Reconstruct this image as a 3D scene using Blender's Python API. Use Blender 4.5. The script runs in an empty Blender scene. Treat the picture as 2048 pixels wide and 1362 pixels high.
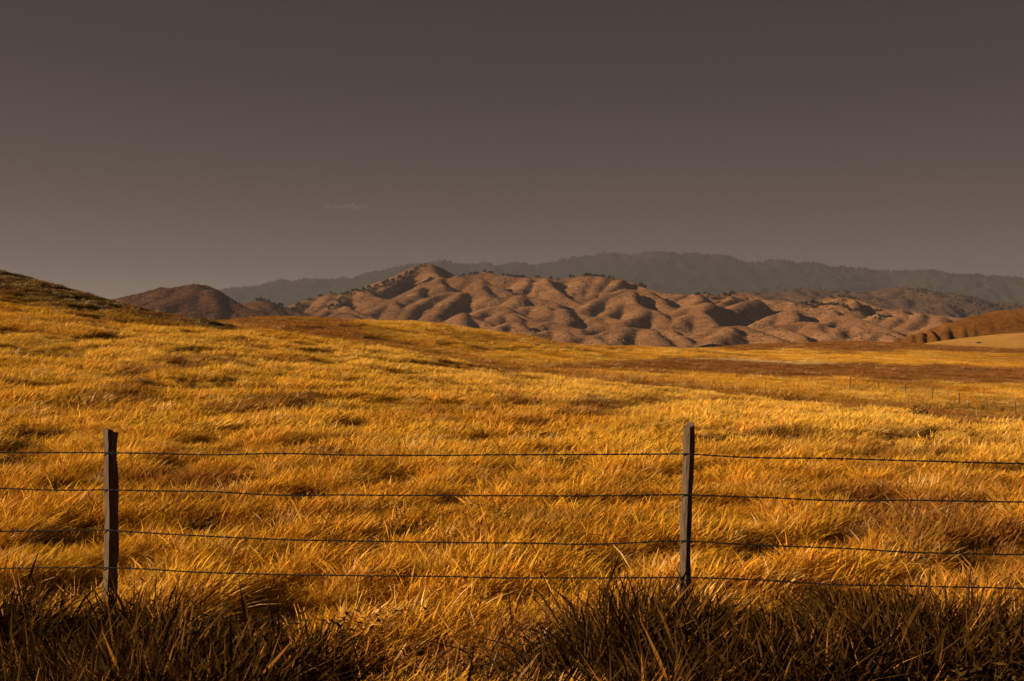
import bpy, math, random
import numpy as np
from mathutils import Vector

rng = np.random.default_rng(7)
random.seed(7)
SC = bpy.context.scene
COL = SC.collection
R = math.radians

# ---------------------------------------------------------------- camera, sky, sun, exposure
EYE = 1.9            # eye height over the ground at the fence
FPX = 2844.0         # focal length in photo pixels (50 mm on 36 mm film, 2048 wide)
HY = 690.0           # horizon row in the photo
cam_data = bpy.data.cameras.new('camera')
cam_data.lens = 50.0
cam_data.sensor_width = 36.0
cam_data.clip_start = 0.1
cam_data.clip_end = 60000.0
cam = bpy.data.objects.new('camera', cam_data)
cam.location = (0, 0, EYE)
cam.rotation_euler = (R(90) + math.atan((HY - 681.0) / FPX), 0, 0)
COL.objects.link(cam)
SC.camera = cam

SUN_AZ = 254.0       # compass degrees clockwise from +Y (the view direction): from the left, a little behind
SUN_EL = 18.0
world = bpy.data.worlds.new('World')
SC.world = world
world.use_nodes = True
wn = world.node_tree.nodes
wl = world.node_tree.links
wn.clear()
sky = wn.new('ShaderNodeTexSky')
sky.sky_type = 'NISHITA'
sky.sun_disc = False
sky.sun_elevation = R(SUN_EL)
sky.sun_rotation = R(SUN_AZ)
sky.altitude = 200.0
sky.air_density = 0.3
sky.dust_density = 0.0
sky.ozone_density = 1.0
hs = wn.new('ShaderNodeHueSaturation')
hs.inputs['Saturation'].default_value = 0.85
tintn = wn.new('ShaderNodeMix')
tintn.data_type = 'RGBA'
tintn.blend_type = 'MULTIPLY'
tintn.inputs[0].default_value = 1.0
tintn.inputs[7].default_value = (0.40, 0.205, 0.108, 1)
bg = wn.new('ShaderNodeBackground')
bg.inputs['Strength'].default_value = 0.05
wo = wn.new('ShaderNodeOutputWorld')
wl.new(sky.outputs[0], hs.inputs['Color'])
wl.new(hs.outputs[0], tintn.inputs[6])
wl.new(tintn.outputs[2], bg.inputs['Color'])
wl.new(bg.outputs[0], wo.inputs['Surface'])

sun_data = bpy.data.lights.new('sun', 'SUN')
sun_data.energy = 5.0
sun_data.angle = R(0.55)
sun_data.color = (1.0, 0.74, 0.46)
sun = bpy.data.objects.new('sun', sun_data)
SUNV = Vector((math.sin(R(SUN_AZ)) * math.cos(R(SUN_EL)), math.cos(R(SUN_AZ)) * math.cos(R(SUN_EL)), math.sin(R(SUN_EL))))
sun.rotation_euler = SUNV.to_track_quat('Z', 'Y').to_euler()
sun.location = (-60, -30, 60)
COL.objects.link(sun)

vs = SC.view_settings
vs.view_transform = 'Standard'
vs.look = 'None'
vs.exposure = 0.95
vs.gamma = 1.0
vs.use_curve_mapping = False
cy = SC.cycles
cy.max_bounces = 6
cy.diffuse_bounces = 2
cy.glossy_bounces = 2
cy.transmission_bounces = 4
cy.volume_bounces = 0
cy.transparent_max_bounces = 8
cy.use_denoising = True
cy.use_adaptive_sampling = True
cy.adaptive_threshold = 0.02

# ---------------------------------------------------------------- helpers
def smooth(a, b, x):
    t = np.clip((x - a) / (b - a), 0, 1)
    return t * t * (3 - 2 * t)

def hash2(ix, iy, seed):
    h = (ix.astype(np.int64) * 374761393 + iy.astype(np.int64) * 668265263 + seed * 974634533) & 0xffffffff
    h = ((h ^ (h >> 13)) * 1274126177) & 0xffffffff
    return ((h ^ (h >> 16)) & 0xffff) / 65535.0

def noise(x, y, seed=0):                     # value noise, -1..1
    x = np.asarray(x, float); y = np.asarray(y, float)
    ix = np.floor(x); iy = np.floor(y)
    fx = x - ix; fy = y - iy
    fx = fx * fx * fx * (fx * (fx * 6 - 15) + 10); fy = fy * fy * fy * (fy * (fy * 6 - 15) + 10)
    a = hash2(ix, iy, seed); b = hash2(ix + 1, iy, seed); c = hash2(ix, iy + 1, seed); d = hash2(ix + 1, iy + 1, seed)
    return ((a + (b - a) * fx) * (1 - fy) + (c + (d - c) * fx) * fy) * 2 - 1

def fbm(x, y, octv=4, seed=0, gain=0.5):
    s = 0; a = 1; t = 0
    cs, sn = math.cos(0.6), math.sin(0.6)
    x = np.asarray(x, float); y = np.asarray(y, float)
    for k in range(octv):
        s = s + a * noise(x, y, seed + k * 17)
        t += a
        x, y = (x * cs - y * sn) * 2.03 + 13.7, (x * sn + y * cs) * 2.03 + 7.3
        a *= gain
    return s / t

def W(px, py, d):                            # photo pixel + distance -> world point
    return np.array([(px - 1024.0) / FPX * d, d, EYE + (HY - py) / FPX * d])

def PX(x, y, z):                             # world -> photo pixel
    return 1024 + x / y * FPX, HY - (z - EYE) / y * FPX

def mesh_np(name, v, f, smooth_shade=True):
    v = np.ascontiguousarray(v, np.float32); f = np.ascontiguousarray(f, np.int32)
    me = bpy.data.meshes.new(name)
    n = f.shape[1]
    me.vertices.add(len(v)); me.vertices.foreach_set('co', v.ravel())
    me.loops.add(f.size); me.loops.foreach_set('vertex_index', f.ravel())
    me.polygons.add(len(f)); me.polygons.foreach_set('loop_start', np.arange(0, f.size, n, dtype=np.int32))
    if smooth_shade:
        me.polygons.foreach_set('use_smooth', np.ones(len(f), bool))
    me.update(calc_edges=True)
    return me

def grid_faces(nr, nc, wrap=False):
    i = np.arange(nr - 1)[:, None]; j = np.arange(nc if wrap else nc - 1)[None, :]
    j2 = (j + 1) % nc
    a = i * nc + j; b = i * nc + j2; c = (i + 1) * nc + j2; d = (i + 1) * nc + j
    return np.stack([a, b, c, d], -1).reshape(-1, 4)

def add_color(me, rgb, name='col'):
    at = me.attributes.new(name, 'FLOAT_COLOR', 'POINT')
    c = np.ones((len(me.vertices), 4), np.float32); c[:, :3] = rgb
    at.data.foreach_set('color', c.ravel())

def link(name, me, mats=(), parent=None, loc=None):
    o = bpy.data.objects.new(name, me)
    COL.objects.link(o)
    for m in (mats if isinstance(mats, (list, tuple)) else [mats]):
        if m and me is not None and m.name not in [x.name for x in me.materials if x]:
            me.materials.append(m)
    if parent: o.parent = parent
    if loc is not None: o.location = loc
    return o

def tag(o, label=None, cat=None, group=None, kind=None):
    if label: o['label'] = label
    if cat: o['category'] = cat
    if group: o['group'] = group
    if kind: o['kind'] = kind
    return o

def mat(name):
    m = bpy.data.materials.new(name); m.use_nodes = True
    nt = m.node_tree; nt.nodes.clear()
    out = nt.nodes.new('ShaderNodeOutputMaterial')
    return m, nt, out

def mixrgb(nt, a, b, fac, mode='MIX'):
    n = nt.nodes.new('ShaderNodeMix'); n.data_type = 'RGBA'; n.blend_type = mode
    for s, v in ((0, fac), (6, a), (7, b)):
        if hasattr(v, 'is_linked') or hasattr(v, 'links'): nt.links.new(v, n.inputs[s])
        else: n.inputs[s].default_value = v if s == 0 else (*v, 1)
    return n.outputs[2]

def noisetex(nt, scale, detail=4, rough=0.55, coord='Object', stretch=None):
    tc = nt.nodes.new('ShaderNodeTexCoord')
    t = nt.nodes.new('ShaderNodeTexNoise')
    t.inputs['Scale'].default_value = scale; t.inputs['Detail'].default_value = detail; t.inputs['Roughness'].default_value = rough
    src = tc.outputs[coord]
    if stretch:
        mp = nt.nodes.new('ShaderNodeMapping'); mp.inputs['Scale'].default_value = stretch
        nt.links.new(src, mp.inputs[0]); src = mp.outputs[0]
    nt.links.new(src, t.inputs['Vector'])
    return t.outputs['Fac']

def ramp(nt, src, stops):
    r = nt.nodes.new('ShaderNodeValToRGB')
    while len(r.color_ramp.elements) < len(stops): r.color_ramp.elements.new(0.5)
    for e, (p, c) in zip(r.color_ramp.elements, stops):
        e.position = p; e.color = (*c, 1)
    nt.links.new(src, r.inputs[0])
    return r.outputs[0]

def attr_color(nt, name='col', kind='GEOMETRY'):
    a = nt.nodes.new('ShaderNodeAttribute'); a.attribute_type = kind; a.attribute_name = name
    return a.outputs['Color']

def mat_simple(name, c1, c2, scale, rough=0.9, bump=0.0, stretch=None):
    m, nt, out = mat(name)
    n = noisetex(nt, scale, 5, 0.6, stretch=stretch)
    c = ramp(nt, n, [(0.3, c1), (0.7, c2)])
    b = nt.nodes.new('ShaderNodeBsdfPrincipled'); b.inputs['Roughness'].default_value = rough
    b.inputs['Specular IOR Level'].default_value = 0.2
    nt.links.new(c, b.inputs['Base Color'])
    if bump:
        bp = nt.nodes.new('ShaderNodeBump'); bp.inputs['Strength'].default_value = bump; bp.inputs['Distance'].default_value = 0.02
        nt.links.new(n, bp.inputs['Height']); nt.links.new(bp.outputs[0], b.inputs['Normal'])
    nt.links.new(b.outputs[0], out.inputs[0])
    return m

def mat_attr_ground(name, scale, amount, bump, dist):
    """albedo from the 'col' attribute broken up by noise, with fine relief"""
    m, nt, out = mat(name)
    c = attr_color(nt)
    n1 = noisetex(nt, scale, 6, 0.65)
    f = ramp(nt, n1, [(0.3, (1 - amount,) * 3), (0.72, (1 + amount * .6,) * 3)])
    c = mixrgb(nt, c, f, 1.0, 'MULTIPLY')
    b = nt.nodes.new('ShaderNodeBsdfDiffuse'); b.inputs['Roughness'].default_value = 1.0
    nt.links.new(c, b.inputs['Color'])
    bp = nt.nodes.new('ShaderNodeBump'); bp.inputs['Strength'].default_value = bump; bp.inputs['Distance'].default_value = dist
    nt.links.new(n1, bp.inputs['Height']); nt.links.new(bp.outputs[0], b.inputs['Normal'])
    nt.links.new(b.outputs[0], out.inputs[0])
    return m

def mat_blade(name, transl=0.35):
    """dry grass: per-instance colour 'col' times per-blade shade 'blade'"""
    m, nt, out = mat(name)
    c = attr_color(nt, 'col', 'INSTANCER')
    v = attr_color(nt, 'blade', 'GEOMETRY')
    c = mixrgb(nt, c, v, 1.0, 'MULTIPLY')
    d = nt.nodes.new('ShaderNodeBsdfDiffuse'); t = nt.nodes.new('ShaderNodeBsdfTranslucent')
    nt.links.new(c, d.inputs[0]); nt.links.new(c, t.inputs[0])
    mx = nt.nodes.new('ShaderNodeMixShader'); mx.inputs[0].default_value = transl
    nt.links.new(d.outputs[0], mx.inputs[1]); nt.links.new(t.outputs[0], mx.inputs[2])
    nt.links.new(mx.outputs[0], out.inputs[0])
    return m

def scatter(name, pos, rot, scl, col, pid, protos, label, cat):
    """one 'stuff' object whose points carry instanced plant/rock meshes"""
    me = bpy.data.meshes.new(name)
    n = len(pos)
    me.vertices.add(n); me.vertices.foreach_set('co', np.ascontiguousarray(pos, np.float32).ravel())
    a = me.attributes.new('rot', 'FLOAT_VECTOR', 'POINT'); a.data.foreach_set('vector', np.ascontiguousarray(rot, np.float32).ravel())
    a = me.attributes.new('scl', 'FLOAT_VECTOR', 'POINT'); a.data.foreach_set('vector', np.ascontiguousarray(scl, np.float32).ravel())
    a = me.attributes.new('pid', 'INT', 'POINT'); a.data.foreach_set('value', np.ascontiguousarray(pid, np.int32))
    add_color(me, col)
    o = bpy.data.objects.new(name, me); COL.objects.link(o)
    tag(o, label, cat, kind='stuff')
    pc = bpy.data.collections.new(name + '_pieces')
    for p in protos: pc.objects.link(p)
    ng = bpy.data.node_groups.new(name + '_scatter', 'GeometryNodeTree')
    ng.interface.new_socket('Geometry', in_out='INPUT', socket_type='NodeSocketGeometry')
    ng.interface.new_socket('Geometry', in_out='OUTPUT', socket_type='NodeSocketGeometry')
    N = ng.nodes; L = ng.links
    gi = N.new('NodeGroupInput'); go = N.new('NodeGroupOutput')
    ci = N.new('GeometryNodeCollectionInfo'); ci.inputs[0].default_value = pc
    ci.inputs['Separate Children'].default_value = True; ci.inputs['Reset Children'].default_value = True
    ip = N.new('GeometryNodeInstanceOnPoints'); ip.inputs['Pick Instance'].default_value = True
    def na(nm, t):
        q = N.new('GeometryNodeInputNamedAttribute'); q.data_type = t; q.inputs['Name'].default_value = nm
        return q.outputs['Attribute']
    er = N.new('FunctionNodeEulerToRotation')
    L.new(na('rot', 'FLOAT_VECTOR'), er.inputs[0])
    L.new(gi.outputs[0], ip.inputs['Points']); L.new(ci.outputs[0], ip.inputs['Instance'])
    L.new(na('pid', 'INT'), ip.inputs['Instance Index']); L.new(er.outputs[0], ip.inputs['Rotation'])
    L.new(na('scl', 'FLOAT_VECTOR'), ip.inputs['Scale']); L.new(ip.outputs[0], go.inputs[0])
    md = o.modifiers.new('scatter', 'NODES'); md.node_group = ng
    return o

def proto(name, me, m):
    me.materials.append(m)
    return bpy.data.objects.new(name, me)

# ---------------------------------------------------------------- ground: near spur + valley field + plain, one sheet
# crest of the near grassy spur: photo x, photo y, distance
crest = [(-900, 480, 128), (-400, 500, 114), (0, 538, 100), (170, 584, 89), (300, 617, 83), (480, 651, 79), (750, 692, 80), (1000, 738, 78), (1250, 767, 72),
         (1500, 792, 60), (1750, 817, 50), (2048, 845, 42), (2500, 880, 33)]
cw = np.array([W(*c) for c in crest])
CX, CD, CZ = cw[:, 0], cw[:, 1], cw[:, 2] - 0.24      # grass stands about 0.35 m over the soil at the crest

def near_z(X, Y):
    dc = np.interp(X, CX, CD); zc = np.interp(X, CX, CZ)
    t = np.clip((Y - 9.0) / (dc - 9.0), -1, 1)
    lin = np.where(t > 0, t * t * (3.2 - 2.2 * t) * .25 + t * .75, 0); prof = np.where(t > 0, t * (0.55 + 0.9 * t - 0.45 * t * t), 0)
    hi = smooth(0.2, 1.5, zc); prof = prof * (1 - hi) + lin * hi
    z = zc * prof
    over = np.clip(Y - dc, 0, 400)
    return z - 0.0040 * over ** 2 - 0.035 * over

mid_ctrl = [(2048, 838, 125), (2048, 805, 165), (2048, 765, 230), (2048, 738, 320), (2048, 716, 420), (2048, 699, 560),
            (1750, 815, 120), (1750, 780, 165), (1750, 745, 250), (1750, 718, 350), (1750, 702, 450), (1750, 687, 600),
            (1500, 792, 110), (1500, 765, 150), (1500, 742, 230), (1500, 718, 330), (1500, 703, 430), (1500, 690, 600),
            (1250, 768, 110), (1250, 745, 150), (1250, 727, 220), (1250, 707, 320), (1250, 690, 440),
            (1000, 740, 130), (1000, 717, 170), (1000, 695, 240), (1000, 668, 350),
            (860, 716, 135), (860, 690, 200), (860, 661, 330), (720, 700, 140), (720, 672, 200), (720, 646, 300),
            (620, 680, 140), (640, 648, 280), (560, 670, 140), (560, 637, 270), (455, 665, 140), (455, 643, 250), (390, 680, 140), (390, 656, 250),
            (300, 690, 140), (300, 674, 250), (200, 690, 140), (200, 676, 250), (-200, 700, 140), (-200, 690, 250), (2400, 840, 130), (2400, 760, 230), (2400, 700, 540),
            (-800, 710, 140), (-800, 700, 250), (3000, 840, 130), (3000, 700, 540)]
def tcoord(X, Y):
    return np.stack([X / Y * 4.0, np.log(Y) * 1.6], -1)
pts_xy, pts_z = [], []
for c in mid_ctrl:
    w = W(*c); pts_xy.append(w[:2]); pts_z.append(w[2] - 0.3)
for px, d in ((455, 330), (640, 380), (860, 430), (1000, 460), (1250, 560), (200, 330), (-200, 330)):
    w = W(px, 690, d); pts_xy.append(w[:2]); pts_z.append(-3.0)
for px in (-800, -200, 455, 860, 1250, 1500, 1750, 2048, 2400, 3000):
    for d in (720, 1000):
        w = W(px, 690, d); pts_xy.append(w[:2]); pts_z.append(-4.0)
    w = W(px, 690, 70); pts_xy.append(w[:2]); pts_z.append(-6.0)
pts_xy = np.array(pts_xy); pts_z = np.array(pts_z)
TP = tcoord(pts_xy[:, 0], pts_xy[:, 1])
def tps_k(r2):
    return np.where(r2 > 1e-9, 0.5 * r2 * np.log(r2 + 1e-12), 0)
NT = len(TP)
K = tps_k(((TP[:, None] - TP[None]) ** 2).sum(-1)) + np.eye(NT) * 0.01
P = np.hstack([np.ones((NT, 1)), TP])
TPW = np.linalg.solve(np.block([[K, P], [P.T, np.zeros((3, 3))]]), np.concatenate([pts_z, np.zeros(3)]))

def mid_z(X, Y):
    sh = X.shape
    X = X.ravel(); Y = Y.ravel()
    ok = (Y > 30) & (np.abs(X / np.maximum(Y, 1e-3)) < 0.75)
    z = np.full(X.shape, -4.0)
    Yc = np.clip(Y, 70, 1000)
    q = tcoord(np.clip(X / np.maximum(Y, 1), -.75, .75) * Yc, Yc)
    for s in range(0, len(X), 40000):
        e = slice(s, s + 40000)
        r2 = ((q[e][:, None] - TP[None]) ** 2).sum(-1)
        z[e] = tps_k(r2) @ TPW[:NT] + TPW[NT] + q[e] @ TPW[NT + 1:]
    b = smooth(700, 1000, Y)
    z = z * (1 - b) + -4.0 * b
    z = np.where(Y < 30, -6.0, z)
    return z.reshape(sh)

def ground_z(X, Y):
    X = np.asarray(X, float); Y = np.asarray(Y, float)
    a = near_z(X, Y); b = mid_z(X, Y)
    b = np.minimum(b, 12)
    k = 0.5
    h = np.clip(0.5 + 0.5 * (a - b) / k, 0, 1)
    z = b + (a - b) * h + k * h * (1 - h) * 0.5
    d = np.hypot(X, Y)
    z = z + 0.10 * fbm(X / 5.0, Y / 5.0, 3, 3) * smooth(6, 20, d) * (1 - smooth(900, 1500, d))
    m = smooth(110, 180, d) * (1 - smooth(650, 900, d))
    z = z + m * 0.9 * fbm(X / 45.0, Y / 60.0, 4, 9)
    # small gullies on the golden ridge
    g = np.abs(fbm(X / 30.0, Y / 90.0, 2, 21)); z = z - m * 0.12 * np.exp(-(g / 0.07) ** 2) * smooth(0.1, 0.4, fbm(X / 70, Y / 90, 2, 5))
    return z

ang = np.concatenate([np.linspace(-27, 27, 430), np.linspace(28.5, 331.5, 110)])
rad = np.concatenate([[0.3], np.geomspace(1.0, 900, 440), np.geomspace(930, 29500, 50)])
A, RR = np.meshgrid(np.radians(ang), rad)
GX = np.sin(A) * RR; GY = np.cos(A) * RR
GZ = ground_z(GX, GY)

def band(px, py, top, bot, soft):
    tx, ty = zip(*top); bx, by = zip(*bot)
    t = np.interp(px, tx, ty); b = np.interp(px, bx, by)
    x0, x1 = tx[0], tx[-1]
    return smooth(t - soft, t + soft, py) * (1 - smooth(b - soft, b + soft, py)) * smooth(x0 - 40, x0 + 40, px) * (1 - smooth(x1 - 40, x1 + 40, px))

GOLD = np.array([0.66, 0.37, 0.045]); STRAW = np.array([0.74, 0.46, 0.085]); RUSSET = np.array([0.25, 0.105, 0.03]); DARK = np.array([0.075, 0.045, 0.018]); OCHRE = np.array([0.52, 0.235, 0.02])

def veg_color(X, Y, Z):
    """what grows where: pale straw, golden oats, rusty grazed grass, dark weeds; plus shade painted along the left crest"""
    d = np.hypot(X, Y)
    px, py = PX(X, np.maximum(Y, 0.5), Z + 0.2)
    near = Y < np.interp(X, CX, CD) + 14
    j = fbm(X / np.maximum(d, 8) * 30, np.log(np.maximum(d, 1)) * 14, 3, 31)   # ragged patch edges
    pyj = py + j * 7
    c = np.repeat(GOLD[None], X.size, 0).reshape(X.shape + (3,))
    def put(c, col, m):
        m = np.clip(m, 0, 1)[..., None]; return c * (1 - m) + col * m
    c = put(c, STRAW, smooth(0.0, 0.5, fbm(X / 14, Y / 18, 3, 41)) * 0.8)
    c = put(c, OCHRE, smooth(0.05, 0.45, fbm(X / 9, Y / 11, 4, 43)) * 0.8)
    # valley field
    far = ~near
    m = band(px, pyj, [(1050, 728), (1200, 723), (1400, 713), (1600, 725), (1750, 727), (2500, 745)], [(1050, 731), (1200, 739), (1400, 746), (1600, 752), (1800, 762), (2500, 785)], 4) * 0.95
    m = np.maximum(m, band(px, pyj, [(1230, 670), (2500, 670)], [(1230, 690), (1330, 694), (1500, 698), (1700, 699), (1850, 702), (2500, 712)], 3) * 0.95)
    m = np.maximum(m, smooth(1750, 2050, px) * 0.5 * smooth(-.3, .3, j))
    m = np.maximum(m, band(px, pyj, [(380, 600), (720, 600)], [(380, 652), (560, 655), (720, 668)], 6) * 0.75)
    m = np.maximum(m, smooth(0.12, 0.45, fbm(X / 26, Y / 70, 4, 47)) * 0.7)
    m = np.maximum(m, band(px, pyj, [(850, 660), (1260, 690)], [(850, 668), (1000, 682), (1260, 700)], 4) * 0.55)
    c = put(c, RUSSET, m * far)
    trk = np.exp(-((py - np.interp(px, [1340, 1480, 1560, 1700], [716, 718, 724, 726])) / 2.2) ** 2) * smooth(1340, 1420, px) * (1 - smooth(1620, 1720, px))
    c = put(c, np.array([0.62, 0.45, 0.22]), trk * far * (d < 700))
    ln = np.exp(-((py - np.interp(px, [630, 700, 760, 840], [652, 666, 676, 690])) / 2.0) ** 2) * smooth(620, 650, px) * (1 - smooth(800, 850, px))
    c = put(c, DARK * 1.5, ln * far)
    for k, yy in enumerate((812, 816, 824, 831)):
        ln = np.exp(-((py - np.interp(px, [1600, 2048], [yy - 14 + 2 * k, yy])) / 1.6) ** 2) * smooth(1560, 1700, px)
        c = put(c, DARK * 1.6, ln * 0.8 * far)
    # near spur
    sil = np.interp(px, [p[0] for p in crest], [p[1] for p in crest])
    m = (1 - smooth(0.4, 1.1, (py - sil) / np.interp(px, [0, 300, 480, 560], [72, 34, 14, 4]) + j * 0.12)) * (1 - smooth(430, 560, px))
    c = put(c, DARK * .95, m * near * 0.95)  # shade of the left crest rim, painted into the grass colour
    m = np.zeros_like(px)
    for (a, b, w, h) in ((250, 788, 110, 11), (570, 796, 100, 12), (1180, 803, 110, 6), (930, 810, 60, 5), (1960, 884, 120, 10), (1560, 862, 90, 7), (60, 860, 90, 14),
                         (480, 1002, 70, 12), (370, 1022, 40, 10), (1350, 1030, 60, 10), (1000, 1068, 90, 10), (1820, 1010, 80, 12), (120, 960, 90, 14), (660, 880, 90, 8), (1400, 880, 70, 7)):
        m = np.maximum(m, np.exp(-((px - a) / w) ** 2 - ((py - b) / h) ** 2))
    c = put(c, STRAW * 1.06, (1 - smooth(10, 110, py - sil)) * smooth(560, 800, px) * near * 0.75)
    c = put(c, RUSSET * 1.15, (1 - smooth(4, 30, sil - py)) * smooth(420, 520, px) * far * 0.75)
    c = put(c, RUSSET * 0.55, smooth(0.2, 0.75, m + j * 0.35) * near * 0.85)
    c = put(c, OCHRE * 0.95, smooth(860, 960, py) * near * 0.55)
    c = put(c, RUSSET, smooth(0.15, 0.5, fbm(X / 2.2, Y / 3.5, 3, 53)) * near * 0.75)
    return c

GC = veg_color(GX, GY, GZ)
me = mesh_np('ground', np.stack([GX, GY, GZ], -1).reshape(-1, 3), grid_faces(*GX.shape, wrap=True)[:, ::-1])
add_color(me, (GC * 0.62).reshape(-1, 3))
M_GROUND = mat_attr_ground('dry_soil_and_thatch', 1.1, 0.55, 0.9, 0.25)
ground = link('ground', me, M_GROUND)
tag(ground, kind='structure')

# ---------------------------------------------------------------- hills behind: ridge lines traced, slopes grown from them
class Field:
    """height sheet z(x, y) on a regular grid"""
    def __init__(s, x0, x1, y0, y1, dx, dy):
        s.x = np.arange(x0, x1, dx); s.y = np.arange(y0, y1, dy)
        s.X, s.Y = np.meshgrid(s.x, s.y); s.Z = np.full(s.X.shape, -60.0); s.XW = s.X; s.YW = s.Y
    def warp(s, amp, wave, seed):
        s.XW = s.X + amp * fbm(s.X / wave, s.Y / wave, 3, seed); s.YW = s.Y + amp * fbm(s.X / wave, s.Y / wave, 3, seed + 50)
    def ridge(s, pts, slope, rnd, k=1.6, asym=0.0):
        for a, b in zip(pts[:-1], pts[1:]):
            reach = (max(a[2], b[2]) + 10) / slope + rnd * 2
            ix = np.searchsorted(s.x, [min(a[0], b[0]) - reach, max(a[0], b[0]) + reach]); iy = np.searchsorted(s.y, [min(a[1], b[1]) - reach, max(a[1], b[1]) + reach])
            sl = (slice(iy[0], iy[1]), slice(ix[0], ix[1]))
            X, Y = s.XW[sl], s.YW[sl]
            if X.size == 0: continue
            dx, dy = b[0] - a[0], b[1] - a[1]
            t = np.clip(((X - a[0]) * dx + (Y - a[1]) * dy) / (dx * dx + dy * dy + 1e-6), 0, 1)
            d2 = (X - a[0] - t * dx) ** 2 + (Y - a[1] - t * dy) ** 2
            sl_ = slope * (1 + asym * np.tanh((X - a[0] - t * dx) / 18.0))   # lee side (right) steeper than the left
            z = a[2] + (b[2] - a[2]) * t - sl_ * (np.sqrt(d2 + rnd * rnd) - rnd)
            o = s.Z[sl]
            h = np.clip(0.5 + 0.5 * (z - o) / k, 0, 1)
            s.Z[sl] = o + (z - o) * h + k * h * (1 - h) * 0.5
    def at(s, x, y):
        fx = np.clip((np.asarray(x) - s.x[0]) / (s.x[1] - s.x[0]), 0, len(s.x) - 1.001); fy = np.clip((np.asarray(y) - s.y[0]) / (s.y[1] - s.y[0]), 0, len(s.y) - 1.001)
        i = fx.astype(int); j = fy.astype(int); u = fx - i; v = fy - j
        Z = s.Z
        return (Z[j, i] * (1 - u) + Z[j, i + 1] * u) * (1 - v) + (Z[j + 1, i] * (1 - u) + Z[j + 1, i + 1] * u) * v
    def hit(s, px, py):
        d = np.arange(s.y[0], s.y[-1], 1.5)
        x = (px - 1024) / FPX * d; z = EYE + (HY - py) / FPX * d
        below = s.at(x, d) > z
        if not below.any(): return None
        k = np.argmax(below)
        return np.array([x[k], d[k], s.at(x[k], d[k])])
    def mesh(s, name, cut=-8.0):
        nr, nc = s.X.shape
        f = grid_faces(nr, nc)
        zf = s.Z.ravel()
        keep = (zf[f] > cut).any(1)
        f = f[keep]
        used = np.unique(f); idx = np.full(nr * nc, -1); idx[used] = np.arange(len(used))
        v = np.stack([s.X.ravel(), s.Y.ravel(), s.Z.ravel()], -1)[used]
        return mesh_np(name, v, idx[f]), v

def Z(o):
    ox, oy, k = o
    return lambda p: (ox + p[0] / k, oy + p[1] / k)
Z3, Z4, Z5, Z6 = Z((560, 510, 6.02)), Z((880, 520, 6.02)), Z((1180, 540, 6.02)), Z((1500, 560, 6.02))
def dep(py, off=0):
    return 2620 + 760 * (690 - py) / 162.0 + off

mt = Field(-640, 1080, 2380, 3680, 2.2, 2.5)
mt.warp(7, 70, 301)
def R_(conv, pts, off=0, slope=0.62, rnd=22):
    w = []
    for p in pts:
        x, y = conv(p); o = p[2] if len(p) > 2 else 0
        w.append(W(x, y, dep(y, off + o)))
    mt.ridge(w, slope * rng.uniform(1.15, 1.4), rnd * rng.uniform(.6, 1.1), 1.0, .25)

R_(Z3, [(1800, 98), (1740, 112), (1660, 160)], 0, .75, 5)
R_(Z3, [(1800, 98), (1840, 116), (1926, 160)], 0, .75, 5)
sky_l = [(20, 715), (150, 640), (280, 572), (480, 500), (640, 452)]
R_(Z3, sky_l, 60, .55)
R_(Z3, [(1800, 108), (1720, 125), (1600, 195), (1340, 312), (1040, 402), (880, 442)], 0, .55)
R_(Z3, [(880, 442), (760, 520), (600, 630), (450, 730), (320, 830)], -20)
R_(Z3, [(640, 452), (560, 560), (440, 660)], 20)
R_(Z3, [(1800, 108), (1850, 180), (1880, 280), (1700, 385), (1500, 475), (1400, 540)], -30)
R_(Z3, [(1500, 230), (1300, 370), (1200, 430)], -15, .7, 14)
R_(Z3, [(1040, 402), (1080, 470), (1200, 520), (1380, 540), (1250, 620), (1080, 690)], -40)
R_(Z3, [(1380, 540), (1440, 640), (1400, 760)], -50)
R_(Z3, [(1700, 385), (1640, 480), (1480, 520)], -50)
R_(Z3, [(780, 605), (850, 650), (1000, 705), (1120, 740)], -60, .6, 15)
R_(Z3, [(700, 690), (820, 690), (960, 760), (1100, 800)], -90, .6, 15)
R_(Z4, [(-126, 45), (0, 95), (110, 150), (200, 192), (290, 190), (450, 164), (560, 145), (640, 170), (760, 194), (900, 204), (1060, 204), (1130, 200), (1250, 214), (1400, 234), (1550, 210), (1780, 180), (1930, 195), (2040, 220)], 40, .5, 18)
R_(Z4, [(200, 195), (300, 232), (440, 214), (500, 240), (600, 292), (740, 345), (830, 380)], -60)
R_(Z4, [(500, 240), (480, 330), (600, 420)], -80)
R_(Z4, [(0, 200), (-20, 260), (60, 310)], -60)
R_(Z4, [(260, 388), (110, 380), (-80, 440), (-286, 545), (-440, 690), (-506, 780)], -60, .6, 28)
R_(Z4, [(260, 388), (180, 450), (60, 540), (-60, 660)], -80, .6, 28)
R_(Z4, [(690, 452), (800, 427), (960, 422), (1100, 442), (1300, 492), (1400, 535)], -70)
R_(Z4, [(960, 422), (900, 500), (860, 520)], -90)
R_(Z4, [(780, 590), (700, 552), (600, 555), (500, 600), (400, 660)], -100)
R_(Z4, [(700, 552), (900, 640), (1020, 700), (1180, 760)], -110)
R_(Z4, [(980, 590), (1080, 552), (1250, 552), (1480, 582), (1640, 640), (1850, 692), (1990, 765)], -90)
R_(Z4, [(1250, 552), (1330, 640), (1180, 700)], -110)
R_(Z4, [(1480, 582), (1560, 700), (1480, 770)], -130)
R_(Z4, [(640, 745), (690, 662), (800, 632), (900, 690)], -140)
R_(Z4, [(720, 810), (800, 752), (900, 737), (1000, 792), (1140, 895)], -180)
R_(Z4, [(100, 775), (200, 702), (290, 632), (400, 692), (560, 742), (640, 800), (740, 875)], -150)
R_(Z4, [(290, 632), (260, 740), (300, 850)], -180)
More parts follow.
